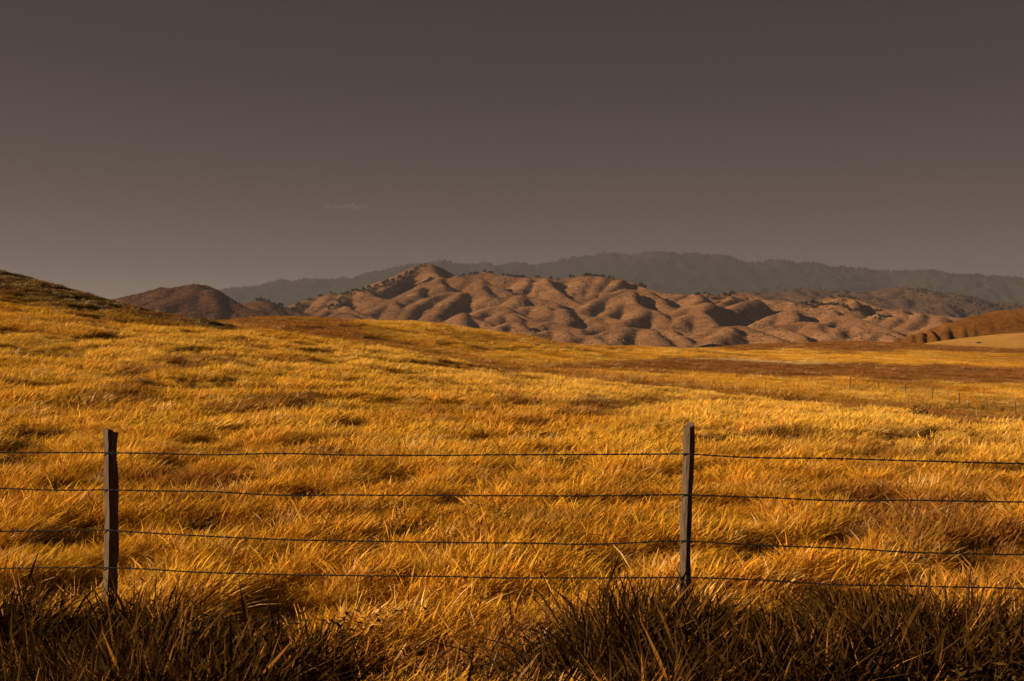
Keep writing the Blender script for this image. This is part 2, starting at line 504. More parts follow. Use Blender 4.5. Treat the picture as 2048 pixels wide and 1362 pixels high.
R_(Z4, [(-60, 830), (0, 800), (80, 782), (200, 802), (275, 860)], -220)
R_(Z4, [(1190, 790), (1280, 732), (1400, 762), (1600, 802), (1700, 830)], -130)
R_(Z4, [(1150, 900), (1300, 832), (1450, 832), (1560, 890)], -180)
R_(Z4, [(1680, 860), (1850, 802), (2040, 792)], -120)
R_(Z4, [(1540, 950), (1700, 897), (1850, 912), (1980, 1000)], -230)
R_(Z4, [(1270, 216), (1250, 285), (1180, 375)], -10, .6, 14)
R_(Z4, [(1270, 216), (1350, 330), (1450, 400), (1650, 515)], -40, .6, 14)
R_(Z4, [(1780, 180), (1690, 300), (1640, 380), (1690, 460)], -10, .55, 30)
R_(Z4, [(1930, 195), (1880, 330), (1800, 430)], -10, .55, 20)
R_(Z4, [(1050, 205), (1060, 290), (950, 350)], -10, .6, 14)
R_(Z5, [(0, 68), (130, 74), (330, 104), (500, 154), (650, 219), (800, 258), (950, 288), (1080, 288), (1180, 318), (1300, 284), (1480, 294), (1540, 312), (1720, 268), (1900, 280), (2040, 322)], 60, .5, 18)
R_(Z5, [(620, 240), (500, 242), (420, 224), (280, 272), (100, 335), (-86, 455)], -60, .62, 22)
R_(Z5, [(330, 104), (300, 180), (200, 270)], -10)
R_(Z5, [(500, 245), (480, 330), (380, 400), (250, 490), (150, 565)], -110, .6, 18)
R_(Z5, [(500, 245), (540, 390), (660, 450), (780, 480), (880, 560), (930, 645)], -130, .6, 22)
R_(Z5, [(580, 242), (700, 252), (840, 335), (1000, 490)], -60, .6, 14)
R_(Z5, [(660, 450), (640, 500), (520, 550), (410, 625)], -150)
R_(Z5, [(1080, 288), (1000, 330), (940, 360)], 0)
R_(Z5, [(1500, 420), (1400, 392), (1250, 405), (1110, 478), (1000, 560), (930, 640), (850, 695)], -100, .62, 24)
R_(Z5, [(1300, 284), (1310, 350), (1250, 405)], -60)
R_(Z5, [(1400, 392), (1330, 490), (1200, 530), (1080, 610)], -150, .6, 26)
R_(Z5, [(1330, 490), (1420, 560), (1500, 650)], -160)
R_(Z5, [(1830, 300), (1700, 322), (1560, 395)], -20, .6, 14)
R_(Z5, [(1980, 340), (1850, 372), (1700, 450)], -60, .6, 16)
R_(Z5, [(130, 560), (220, 552), (330, 600), (430, 680)], -110, .6, 24)
R_(Z5, [(0, 800), (200, 732), (420, 677), (560, 692), (700, 702), (880, 702), (1080, 732), (1300, 792), (1530, 870)], -200, .6, 20)
R_(Z5, [(430, 680), (330, 760), (320, 850)], -230)
R_(Z5, [(740, 705), (780, 790), (880, 870)], -230)
R_(Z5, [(1000, 720), (1120, 800), (1200, 880)], -230)
R_(Z5, [(1310, 775), (1480, 702), (1620, 682), (1840, 667), (2048, 742), (2200, 800), (2460, 900)], -220, .58, 26)
R_(Z5, [(1700, 680), (1580, 790), (1480, 860)], -250, .55, 26)
R_(Z6, [(0, 205), (200, 238), (400, 234), (530, 262), (600, 300), (700, 274), (850, 240), (1000, 204), (1130, 199), (1300, 244), (1500, 314), (1650, 354), (1800, 344), (1900, 364), (2048, 394), (2300, 430), (2600, 460)], 40, .5, 20)
R_(Z6, [(850, 342), (700, 332), (500, 352), (300, 425), (180, 478)], -70, .6, 24)
R_(Z6, [(500, 352), (560, 420), (480, 500)], -110)
R_(Z6, [(980, 605), (850, 532), (750, 497), (600, 497), (450, 522), (260, 545)], -150)
R_(Z6, [(400, 560), (560, 640), (740, 765)], -190)
R_(Z6, [(750, 497), (840, 600), (960, 690)], -170)
R_(Z6, [(1000, 350), (1020, 430), (1150, 422), (1000, 470), (900, 530)], -80)
R_(Z6, [(1150, 422), (1300, 462), (1450, 512), (1700, 602), (1850, 680)], -110)
R_(Z6, [(1080, 205), (1060, 280), (1000, 350)], -10)
R_(Z6, [(1240, 240), (1240, 330), (1100, 340)], -20)
R_(Z6, [(1000, 670), (1080, 562), (1200, 532), (1300, 562), (1400, 602), (1560, 622), (1700, 682)], -170)
R_(Z6, [(1360, 695), (1440, 642), (1560, 627), (1700, 692), (1800, 740)], -210)
R_(Z6, [(820, 780), (950, 712), (1080, 712), (1200, 762)], -230)
R_(Z6, [(1650, 360), (1560, 422), (1440, 470)], -40)
R_(Z6, [(1800, 344), (1820, 430), (1720, 432), (1660, 520)], -60)
R_(Z6, [(2048, 394), (2000, 470), (1850, 560)], -80)
R_(Z6, [(2300, 430), (2260, 520), (2100, 600)], -80)

def erode(fd, c, its, lo=-6.0):
    """stream-power carving: rain collects downhill and cuts branching gullies"""
    nr, nc = fd.Z.shape
    dx, dy = fd.x[1] - fd.x[0], fd.y[1] - fd.y[0]
    idx = np.arange(nr * nc).reshape(nr, nc)
    for it in range(its):
        Zc = fd.Z
        best = np.zeros_like(Zc); rec = idx.copy()
        for j, i in ((-1, -1), (-1, 0), (-1, 1), (0, -1), (0, 1), (1, -1), (1, 0), (1, 1)):
            s = (Zc - np.roll(Zc, (-j, -i), (0, 1))) / math.hypot(i * dx, j * dy)
            s[0] = s[-1] = 0; s[:, 0] = s[:, -1] = 0
            m = s > best
            best[m] = s[m]; rec[m] = np.roll(idx, (-j, -i), (0, 1))[m]
        zf = Zc.ravel(); live = np.nonzero(zf > lo)[0]
        order = live[np.argsort(-zf[live])].tolist()
        r = rec.ravel().tolist(); acc = [1.0] * (nr * nc)
        for i in order:
            q = r[i]
            if q != i: acc[q] += acc[i]
        A = np.array(acc); F = (c * np.sqrt(A)).tolist(); z = zf.tolist()
        for i in reversed(order):
            q = r[i]
            if q != i:
                f = F[i]; z[i] = (z[i] + f * z[q]) / (1 + f)
        Zn = np.array(z).reshape(nr, nc)
        # soil creep rounds the slopes between the gullies
        for _ in range(2):
            Zn[1:-1, 1:-1] += 0.16 * (Zn[:-2, 1:-1] + Zn[2:, 1:-1] + Zn[1:-1, :-2] + Zn[1:-1, 2:] - 4 * Zn[1:-1, 1:-1])
        fd.Z = Zn
    fd.A = A.reshape(nr, nc)

def finish(fd, amp, wave, fine, fw, seed):
    up = smooth(-5, 25, fd.Z)
    warp = fbm(fd.X / 60, fd.Y / 60, 3, seed + 5) * 9
    fd.Z += up * amp * fbm((fd.X + warp) / wave, (fd.Y + warp) / wave, 5, seed)
    # small downhill rills and rock steps
    rr = np.abs(fbm((fd.X + warp) / (wave * .5), (fd.Y - warp) / (wave * .9), 3, seed + 9))
    fd.Z -= up * amp * 0.55 * np.exp(-(rr / 0.07) ** 2)
    # eroded gullies between small ribs
    er = np.abs(fbm((fd.X + 1.6 * warp) / (wave * .8), (fd.Y - 1.3 * warp) / (wave * 1.1), 4, seed + 19, .55))
    fd.Z += up * amp * 0.6 * (smooth(0, .35, er) - .6)
    rk = smooth(0.05, 0.4, fbm(fd.X / 120, fd.Y / 120, 3, seed + 31))
    fd.Z += up * rk * fine * fbm(fd.X / fw, fd.Y / fw, 3, seed + 3)
mt.Z += smooth(0, 30, mt.Z) * 2.2 * fbm(mt.X / 30, mt.Y / 30, 3, 66)
erode(mt, .016, 6)
finish(mt, 0.4, 30, 0.9, 7, 61)

def hill_color(v, base, alt, rock, scrub, seed, s=1.0):
    x, y, z = v[:, 0] / s, v[:, 1] / s, v[:, 2] / s
    def put(c, col, m):
        m = np.clip(m, 0, 1)[:, None]; return c * (1 - m) + np.array(col) * m
    c = np.repeat(np.array(base)[None], len(v), 0)
    c = put(c, alt, smooth(-.1, .5, fbm(x / 70, y / 70 + z / 40, 4, seed)) * .8)
    c = put(c, rock, smooth(.1, .5, fbm(x / 28, y / 28 + z / 20, 4, seed + 7)) * .4)
    c = put(c, scrub, smooth(.18, .5, fbm(x / 8, y / 8, 3, seed + 13)) * .6)
    return c
me, v = mt.mesh('foothill_mountain')
add_color(me, hill_color(v, (.20, .10, .047), (.29, .155, .072), (.15, .078, .042), (.055, .034, .018), 71))
M_HILL = mat_attr_ground('dry_mountain_slope', 0.20, 0.62, 1.0, 2.0)
tag(link('foothill_mountain', me, M_HILL), kind='structure')

# round dark hill at the left
lh = Field(-800, -330, 2000, 2620, 2.3, 2.6)
ZA = Z((240, 460, 3.303))
def L_(pts, d, off, slope=.6, rnd=25):
    w = []
    for p in pts:
        x, y = ZA(p); w.append(W(x, y, d + (690 - y) * 2.2 + off))
    lh.ridge(w, slope * 1.25, rnd * 0.7, 1.6, .55)
L_([(-150, 560), (0, 500), (80, 462), (200, 408), (300, 382), (345, 392), (375, 402), (410, 380), (500, 355), (560, 362), (620, 392), (700, 442), (780, 492), (850, 520), (950, 548), (1030, 590)], 2060, 0, .55, 20)
L_([(500, 357), (470, 430), (440, 540), (420, 640)], 2060, -30, .55, 34)
L_([(300, 388), (260, 450), (200, 540)], 2060, -30, .6, 25)
L_([(600, 390), (640, 500), (620, 600)], 2060, -30, .6, 25)
lh.Z += smooth(0, 30, lh.Z) * 1.5 * fbm(lh.X / 24, lh.Y / 24, 3, 166)
erode(lh, .008, 4)
finish(lh, .5, 40, 1.2, 7, 161)
me, v = lh.mesh('rounded_hill')
add_color(me, hill_color(v, (.145, .064, .034), (.17, .078, .04), (.09, .05, .032), (.04, .026, .017), 171))
tag(link('rounded_hill', me, M_HILL), kind='structure')

# low notch hill between the two
nh = Field(-640, -330, 2700, 3150, 3, 3)
nh.ridge([W(*ZA(p), 2900) for p in ((760, 560), (840, 500), (900, 468), (940, 463), (1000, 492), (1100, 512), (1180, 540))], .5, 15)
nh.ridge([W(*ZA(p), d) for p, d in (((930, 463), 2900), ((900, 530), 2830), ((860, 580), 2780))], .55, 15)
finish(nh, 1.4, 40, 1.2, 10, 261)
me, v = nh.mesh('notch_hill')
add_color(me, hill_color(v, (.155, .075, .038), (.185, .092, .045), (.11, .065, .04), (.045, .03, .02), 271))
tag(link('notch_hill', me, M_HILL), kind='structure')

# scrubby middle hills at the right, in front of the far range
sh = Field(250, 2700, 4200, 5400, 9, 10)
sk = [(1250, 640), (1330, 600), (1500, 585), (1560, 577), (1580, 578), (1620, 584), (1700, 583), (1800, 578), (1850, 577), (1900, 588), (1980, 604), (2048, 608), (2300, 600), (2600, 610)]
sh.ridge([W(px, py, 4950) for px, py in sk], .3, 40)
for k in range(26):
    px = 1330 + k * 40 + rng.uniform(-12, 12)
    y0 = np.interp(px, *zip(*sk)) + rng.uniform(2, 14)
    sh.ridge([W(px, y0, 4900), W(px - 16, y0 + 12, 4740), W(px - 30, min(y0 + 45, 660), 4450)], .36, 25)
finish(sh, 14, 150, 4, 30, 361)
me, v = sh.mesh('scrub_hills')
add_color(me, hill_color(v, (.085, .048, .028), (.13, .07, .038), (.055, .038, .026), (.03, .024, .016), 371, 2.2))
tag(link('scrub_hills', me, M_HILL), kind='structure')

# far forested range
FSK = [(-900, 640), (0, 625), (200, 615), (300, 600), (400, 585), (430, 579), (480, 576), (520, 570), (570, 560), (640, 554), (700, 550), (760, 542), (800, 535), (860, 526), (890, 523), (920, 528), (950, 531), (1000, 527), (1060, 525), (1110, 524),
       (1150, 517), (1200, 509), (1250, 505), (1290, 503), (1340, 505), (1385, 509), (1420, 515), (1450, 516), (1490, 523), (1530, 523), (1560, 522), (1590, 530), (1620, 525), (1660, 532), (1700, 539), (1750, 543), (1800, 539), (1860, 537),
       (1900, 543), (1950, 549), (2000, 553), (2048, 557), (2300, 580), (2900, 600)]
fr = Field(-5600, 5200, 8200, 10900, 22, 26)
fr.ridge([W(px, py, 10000) for px, py in FSK], .42, 60)
for k in range(46):
    px = 250 + k * 46 + rng.uniform(-16, 16)
    y0 = np.interp(px, *zip(*FSK)) + rng.uniform(0, 6)
    s = rng.uniform(-40, 40)
    b = 690 - y0
    fr.ridge([W(px, y0, 9950), W(px + s * .4, y0 + b * .3, 9550), W(px + s, y0 + b * .75, 8900)], .5, 45)
finish(fr, 26, 420, 0, 40, 461)
me, v = fr.mesh('far_mountain_range', -15)
add_color(me, hill_color(v, (.03, .03, .024), (.042, .038, .028), (.024, .024, .02), (.02, .021, .016), 471, 6))
M_FAR = mat_attr_ground('forested_mountain_slope', 0.03, 0.4, 0.8, 8)
tag(link('far_mountain_range', me, M_FAR), kind='structure')

# brown hill with rills, and the pale field before it, at the right edge
ZR = Z((1748, 570, 6.827))
bh = Field(170, 620, 560, 1010, 1.3, 1.6)
top = [W(*ZR(p), 800 + k * 6) for k, p in enumerate([(430, 800), (560, 700), (700, 636), (900, 567), (1150, 497), (1400, 418), (1700, 358), (2048, 322), (2500, 300), (3100, 310), (3900, 360), (4600, 480)])]
bh.ridge(top, .52, 9)
base_t = smooth(-4, 4, bh.Z)
rl = np.abs(((bh.X - (bh.Y - 780) * .29 + 2.5 * fbm(bh.X / 14, bh.Y / 30, 3, 9)) / 6.5 + 1.3 * fbm(bh.X / 16, bh.Y / 50, 2, 4)) % 1.0 - 0.5) * 2
bh.Z -= (1.35 + 1.1 * fbm(bh.X / 9, bh.Y / 40, 2, 77)) * (1 - smooth(0.15, 0.75, rl)) * smooth(-3, 0, bh.Z) * (1 - smooth(9, 16, bh.Z + 1.5 * fbm(bh.X / 9, bh.Y / 9, 2, 44))) * (bh.Y < 860) * (1 - smooth(258, 272, bh.X - (bh.Y - 780) * .29))
bh.Z += 0.5 * fbm(bh.X / 22, bh.Y / 22, 4, 15) + 0.12 * fbm(bh.X / 3, bh.Y / 3, 2, 16)
me, v = bh.mesh('grassy_hill', -6)
add_color(me, hill_color(v, (.13, .056, .013), (.16, .07, .018), (.10, .042, .011), (.07, .03, .009), 571, .35))
M_BH = mat_attr_ground('brown_grass_slope', 0.5, 0.5, 0.9, 0.6)
tag(link('grassy_hill', me, M_BH), kind='structure')

pf = Field(140, 460, 520, 740, 1.3, 1.6)
pf.ridge([W(*ZR(p), 650) for p in ((1060, 820), (1180, 772), (1350, 741), (1700, 681), (2048, 656), (2600, 640), (3600, 680))], .17, 12)
pf.Z += 0.15 * fbm(pf.X / 18, pf.Y / 18, 3, 25)
me, v = pf.mesh('pale_field', -6)
add_color(me, hill_color(v, (.25, .135, .036), (.27, .15, .042), (.22, .115, .03), (.19, .095, .025), 671, .4))
M_PF = mat_attr_ground('pale_stubble', 0.8, 0.18, 0.35, 0.2)
tag(link('pale_field', me, M_PF), kind='structure')

# ---------------------------------------------------------------- grass
def make_tuft(nb, radius, h0, h1, w, lean0, lean1, seg, seed, head=0.0, spread=0.9):
    r = np.random.default_rng(seed)
    V, F, C = [], [], []
    for b in range(nb):
        a = r.uniform(0, 2 * math.pi); q = radius * math.sqrt(r.uniform())
        bx, by = q * math.cos(a), q * math.sin(a)
        h = r.uniform(h0, h1); ln = r.uniform(lean0, lean1)
        da = r.normal(0, spread); dx, dy = math.cos(da), math.sin(da)
        fa = r.uniform(0, math.pi); wx, wy = math.cos(fa), math.sin(fa)
        ww = w * r.uniform(.6, 1.4); shade = r.uniform(.62, 1.25)
        i0 = len(V)
        for k in range(seg + 1):
            t = k / seg
            cx = bx + dx * ln * h * t ** 1.7; cyy = by + dy * ln * h * t ** 1.7; cz = h * t * (1 - .38 * min(ln, 1.3) * t)
            wd = ww * (1 - .75 * t)
            if head and k == seg: wd = ww * .2
            if head and k == seg - 1: wd = ww * (1 + head)
            V += [(cx - wx * wd / 2, cyy - wy * wd / 2, cz), (cx + wx * wd / 2, cyy + wy * wd / 2, cz)]
            sh_ = shade * (0.9 + .2 * t)
            C += [(sh_, sh_ * (.94 + .06 * t), sh_ * .95)] * 2
        for k in range(seg):
            F.append((i0 + 2 * k, i0 + 2 * k + 1, i0 + 2 * k + 3, i0 + 2 * k + 2))
    me = mesh_np('grass_tuft', np.array(V), np.array(F), False)
    add_color(me, np.array(C), 'blade')
    return me
M_BLADE = mat_blade('dry_grass_blade', 0.33)
M_WEED = mat_blade('dry_weed_leaf', 0.15)
protoN = [proto('near_tuft_%d' % k, make_tuft(40, .13, .08, .27, .0042, .25, 1.15, 4, 100 + k, .7, 1.0), M_BLADE) for k in range(5)]
protoM = [proto('field_tuft_%d' % k, make_tuft(52, .24, .07, .23, .009, .3, 1.25, 3, 200 + k, .4, 1.0), M_BLADE) for k in range(5)]
protoF = [proto('meadow_patch_%d' % k, make_tuft(110, 1.0, .12, .36, .030, .4, 1.3, 2, 300 + k, 0, 1.0), M_BLADE) for k in range(5)]

def wedge(n, d0, d1, ulim=0.50):
    d = np.sqrt(rng.uniform(d0 * d0, d1 * d1, n)); u = rng.uniform(-ulim, ulim, n)
    return u * d, d

def clump(X, Y, s, seed):
    return fbm(X / s, Y / s, 3, seed)

def sow(name, n, d0, d1, protos, smin, smax, keepfn, label, dens_s, seed):
    X, Y = wedge(n, d0, d1)
    g = clump(X, Y, dens_s, seed)
    keep = keepfn(X, Y) & (rng.uniform(0, 1, n) < 0.30 + 0.9 * smooth(-.35, .25, g))
    X, Y, g = X[keep], Y[keep], g[keep]
    Zv = ground_z(X, Y)
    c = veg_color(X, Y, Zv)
    c = c * rng.uniform(.75, 1.2, len(X))[:, None] * (0.92 + .16 * smooth(-.3, .4, g))[:, None]
    c = c * (1 + rng.normal(0, 1, c.shape) * np.array([.05, .07, .14]))
    pale = rng.uniform(0, 1, len(X)) < .07
    c[pale] = c[pale] * .5 + np.array([.40, .31, .17])
    s = rng.uniform(smin, smax, len(X)) * (0.45 + 1.0 * smooth(-.4, .5, g))
    dark = c.sum(1) < .28
    s = np.where(dark, s * .8, s)
    rot = np.stack([rng.normal(0, .12, len(X)), rng.normal(0, .12, len(X)), rng.normal(0.1, .55, len(X))], -1)
    scl = np.stack([s, s, s * rng.uniform(.8, 1.15, len(X))], -1)
    pos = np.stack([X, Y, Zv - 0.02], -1)
    return scatter(name, pos, rot, scl, np.clip(c, 0, 1), rng.integers(0, len(protos), len(X)), protos, label, 'grass')

is_near = lambda X, Y: Y < np.interp(X, CX, CD) + 9
sow('roadside_grass', 62000, 5.5, 24, protoN, .75, 1.3, lambda X, Y: (Y > 7.3) | (np.exp(-((X + .36) / .6) ** 4) > rng.uniform(.1, 1, len(X))), 'tall dry golden grass around the near wire fence', .8, 81)
sow('slope_grass', 320000, 22, 116, protoM, .75, 1.35, is_near, 'wind-bent golden grass covering the near slope', 1.5, 83)
sow('valley_grass', 260000, 96, 660, protoF, .7, 1.25, lambda X, Y: Y > np.interp(X, CX, CD) + 22, 'golden and rusty dry grass across the valley field', 5.0, 85)

# dark dry weeds standing in the grass
def make_weed(seed, nst=14, h=.62, leaf=.022, nl=34):
    r = np.random.default_rng(seed)
    V, F, C = [], [], []
    for s in range(nst):
        a = r.uniform(0, 6.28); ln = r.uniform(.1, .8); hh = h * r.uniform(.6, 1.1)
        dx, dy = math.cos(a) * ln, math.sin(a) * ln
        for k in range(nl):
            t = r.uniform(.08, 1)
            c = np.array([dx * hh * t ** 1.3, dy * hh * t ** 1.3, hh * t]) + r.normal(0, .045, 3) * (0.4 + t)
            u = r.normal(0, 1, 3); u /= np.linalg.norm(u); w_ = np.cross(u, r.normal(0, 1, 3)); w_ /= np.linalg.norm(w_)
            L = leaf * r.uniform(.6, 1.6); i0 = len(V)
            V += [c - u * L, c + w_ * L * .3, c + u * L, c - w_ * L * .3]
            F.append((i0, i0 + 1, i0 + 2, i0 + 3)); q = r.uniform(.6, 1.3); C += [(q, q, q)] * 4
        for k in range(5):
            t0, t1 = k / 5, (k + 1) / 5; i0 = len(V); wd = .006 * (1 - t0 * .6)
            for t in (t0, t1):
                p = np.array([dx * hh * t ** 1.3, dy * hh * t ** 1.3, hh * t]); V += [p - (wd, 0, 0), p + (wd, 0, 0)]
            F.append((i0, i0 + 1, i0 + 3, i0 + 2)); C += [(.8, .8, .8)] * 4
    me = mesh_np('weed', np.array(V), np.array(F), False)
    add_color(me, np.array(C), 'blade')
    return me
protoW = [proto('weed_clump_%d' % k, make_weed(400 + k), M_WEED) for k in range(4)]
X, Y = wedge(3200, 9.5, 80)
g = clump(X, Y, 3.2, 91)
k = is_near(X, Y) & (rng.uniform(0, 1, len(X)) < smooth(.08, .42, g) * .8)
Xa, Ya = X[k], Y[k]
X, Y = wedge(1500, 5.2, 8.2)                 # thick dark weeds of the road verge, in front of the fence
g = clump(X, Y, .9, 95)
k = rng.uniform(0, 1, len(X)) < (0.25 + 0.75 * smooth(-.2, .15, g)) * (1 - .9 * np.exp(-((X + .35) / .5) ** 2)) * (.35 + .65 * smooth(.3, 1.4, np.abs(X + .2)))
Xv, Yv = X[k], Y[k]
kk = rng.uniform(0, 1, len(Xv)) < .16
Xb, Yb = Xv[kk], Yv[kk]
X = np.concatenate([Xa, Xb]); Y = np.concatenate([Ya, Yb]); Zv = ground_z(X, Y)
c = np.array([.062, .036, .011])[None] * rng.uniform(.6, 1.5, (len(X), 1)) * np.array([1, 1, 1])
s = np.concatenate([rng.uniform(.4, .9, len(Xa)), rng.uniform(.7, 1.25, len(Xb))])
scatter('dry_weeds', np.stack([X, Y, Zv - .02], -1), np.stack([0 * X, 0 * X, rng.uniform(0, 6.28, len(X))], -1), np.stack([s * 1.2, s * 1.2, s * .62], -1), c,
        rng.integers(0, 4, len(X)), protoW, 'dark brown dry weeds scattered through the grass and road verge', 'weeds')

Xv = np.repeat(Xv, 6) + rng.normal(0, .13, len(Xv) * 6); Yv = np.repeat(Yv, 6) + rng.normal(0, .13, len(Yv) * 6); kg = rng.uniform(0, 1, len(Xv)) > .93 * np.exp(-((Xv + .36) / .55) ** 4)
Xv, Yv = Xv[kg], Yv[kg]; Zv = ground_z(Xv, Yv); nv = len(Xv)
protoV = [proto('verge_tuft_%d' % k, make_tuft(36, .13, .16, .52, .0052, .15, 1.0, 4, 150 + k, .8, 1.6), M_WEED) for k in range(4)]
sv = rng.uniform(.6, 1.15, nv) * (.7 + .6 * smooth(-.4, .4, fbm(Xv / .7, Yv / .7, 2, 97)))
cv = np.array([.055, .027, .008]) * rng.uniform(.45, 1.5, (nv, 1)); lt = rng.uniform(0, 1, nv) < .12; cv[lt] = np.array([.26, .12, .02])
scatter('verge_grass', np.stack([Xv, Yv, Zv - .02], -1), np.stack([rng.normal(0, .15, nv), rng.normal(0, .15, nv), rng.uniform(0, 6.28, nv)], -1), np.stack([sv, sv, sv], -1), cv,
        rng.integers(0, 4, nv), protoV, 'dark brown withered grass along the road verge before the fence', 'grass')

# ---------------------------------------------------------------- near wire fence
def tube(path, rad, sides=6, V=None, F=None):
    path = [np.array(p, float) for p in path]
    i0 = len(V)
    for k, p in enumerate(path):
        t = path[min(k + 1, len(path) - 1)] - path[max(k - 1, 0)]; t /= np.linalg.norm(t)
        up = np.array([0, 0, 1.0]) if abs(t[2]) < .9 else np.array([1.0, 0, 0])
        a = np.cross(t, up); a /= np.linalg.norm(a); b = np.cross(a, t)
        rr = rad[k] if isinstance(rad, (list, np.ndarray)) else rad
        for s in range(sides):
            th = 2 * math.pi * s / sides
            V.append(p + (a * math.cos(th) + b * math.sin(th)) * rr)
    for k in range(len(path) - 1):
        for s in range(sides):
            s2 = (s + 1) % sides
            F.append((i0 + k * sides + s, i0 + k * sides + s2, i0 + (k + 1) * sides + s2, i0 + (k + 1) * sides + s))

M_WOOD = mat_simple('weathered_post_wood', (.05, .035, .025), (.13, .09, .06), 14, .95, .6, (6, 6, 1))
M_WIRE = mat_simple('rusty_wire', (.010, .007, .005), (.022, .014, .010), 60, .7)
FY = lambda x: 8.62 - 0.14 * x
fence = bpy.data.objects.new('wire_fence', None); COL.objects.link(fence)
fence.location = (0, FY(0), 0)
tag(fence, 'dark five-strand barbed wire fence crossing the foreground grass', 'fence')
def rel(p): return np.array(p) - np.array([0, FY(0), 0])
posts = [(-9.75, 1), (-6.15, 1), (-2.56, 0), (1.035, 1), (4.62, 0), (8.2, 1)]
for x, kind in posts:
    V, F = [], []
    z0 = float(ground_z(np.array([x]), np.array([FY(x)]))[0])
    n = 18; sd = 12
    lean = rng.uniform(-.03, .03); r0 = .046 if kind == 0 else .036; hp = 1.66 if kind == 0 else 1.72
    path = [rel((x + lean * t * 1.3 + .008 * math.sin(t * 7 + x), FY(x) + r0 + .004, z0 - .3 + t * hp)) for t in np.linspace(0, 1, n)]
    tube(path, [r0 * (1 + .07 * math.sin(k * 1.7 + x) + rng.normal(0, .03)) for k in range(n)], sd, V, F)
    flat = rng.normal(0, .10, sd)                      # split faces and checks run up the post
    ctr = np.repeat(np.array(path), sd, 0)
    V = list(ctr + (np.array(V) - ctr) * (1 + np.tile(flat, n) + rng.normal(0, .035, n * sd))[:, None])
    F.append(tuple(range(len(V) - sd, len(V))))
    for q in range(sd): V[len(V) - sd + q] = V[len(V) - sd + q] + np.array([0, 0, .02 * math.sin(q * .5 + x) + rng.normal(0, .004)])
    me = bpy.data.meshes.new('post'); me.from_pydata([tuple(q) for q in V], [], F); me.update()
    link('post', me, M_WOOD, fence)['label'] = 'weathered split wooden fence post' if kind == 0 else 'slim weathered wooden fence post'
wz = {-2.56: (1.22, .989, .735, .492, .197), 1.035: (1.248, 1.003, .731, .516, .247)}
for wi in range(5):
    V, F = [], []
    zs = []
    for x, _ in posts:
        if x in wz: zs.append(wz[x][wi])
        else: zs.append((1.235, .995, .733, .505, .222)[wi] + rng.uniform(-.015, .015))
    line = []
    sag = (.012, .018, .036, .016, .012)[wi]
    for (a, b, za, zb) in zip(posts[:-1], posts[1:], zs[:-1], zs[1:]):
        sg = sag * rng.uniform(.8, 1.3)
        for t in np.linspace(0, 1, 60, endpoint=False):
            x = a[0] + (b[0] - a[0]) * t
            z = za + (zb - za) * t - sg * 4 * t * (1 - t) + .007 * float(noise(np.array([x * 2.1]), np.array([wi * 5.0]), 5)[0])
            line.append((x, FY(x), z))
    line = np.array(line)
    tt = np.cumsum(np.r_[0, np.linalg.norm(np.diff(line, axis=0), axis=1)])
    for ph in (0, math.pi):                   # two strands twisted round each other
        s = np.arange(0, tt[-1], .012)
        P3 = np.stack([np.interp(s, tt, line[:, k]) for k in range(3)], -1)
        P3[:, 1] += .0022 * np.cos(s / .06 * 2 * math.pi * .5 + ph); P3[:, 2] += .0022 * np.sin(s / .06 * 2 * math.pi * .5 + ph)
        tube([rel(p) for p in P3], 0.0030, 4, V, F)
    for s in np.arange(.05, tt[-1], .125):    # barbs
        p = np.array([np.interp(s, tt, line[:, k]) for k in range(3)])
        a = rng.uniform(0, 6.28)
        for q in (0, 1.5):
            d = np.array([.25, math.cos(a + q), math.sin(a + q)]) * .017
            tube([rel(p - d), rel(p + d)], .0019, 3, V, F)
    me = mesh_np('wire', np.array(V), np.array(F))
    link('wire', me, M_WIRE, fence)

# far fence in the valley at the right
ff = bpy.data.objects.new('wire_fence', None); COL.objects.link(ff)
tag(ff, 'thin distant post and wire fence in the valley at the right', 'fence')
fpx = [(1700, 178), (1757, 172), (1811, 166), (1864, 160), (1918, 154), (1973, 148), (2030, 142), (2090, 136), (2155, 130)]
fpos = []
for px, d in fpx:
    x = (px - 1024) / FPX * d
    fpos.append(np.array([x, d, float(ground_z(np.array([x]), np.array([d]))[0])]))
ff.location = fpos[4]
for p in fpos:
    V, F = [], []
    q = p - fpos[4]
    tube([q + (0, 0, -.2), q + (.01, 0, .5), q + (0, 0, 1.35)], [.06, .055, .05], 7, V, F)
    F.append(tuple(range(14, 21)))
    me = bpy.data.meshes.new('post'); me.from_pydata([tuple(a) for a in V], [], F); me.update()
    link('post', me, M_WOOD, ff)
for hgt in (.45, .75, 1.02, 1.28):
    V, F = [], []
    path = []
    for a, b in zip(fpos[:-1], fpos[1:]):
        for t in (0, .33, .67): path.append(a + (b - a) * t - fpos[4] + np.array([0, -.06, hgt - (.02 if t else 0)]))
    path.append(fpos[-1] - fpos[4] + np.array([0, -.06, hgt]))
    tube(path, .004, 3, V, F)
    link('wire', mesh_np('wire', np.array(V), np.array(F)), M_WIRE, ff)

# ---------------------------------------------------------------- trees on the mountain
M_LEAF, nt, out = mat('oak_foliage')
cc = ramp(nt, noisetex(nt, 1.3, 3), [(.3, (.022, .024, .012)), (.7, (.055, .05, .022))])
d_ = nt.nodes.new('ShaderNodeBsdfDiffuse'); nt.links.new(cc, d_.inputs[0]); nt.links.new(d_.outputs[0], out.inputs[0])
M_BARK = mat_simple('oak_bark', (.035, .025, .018), (.08, .055, .04), 5)

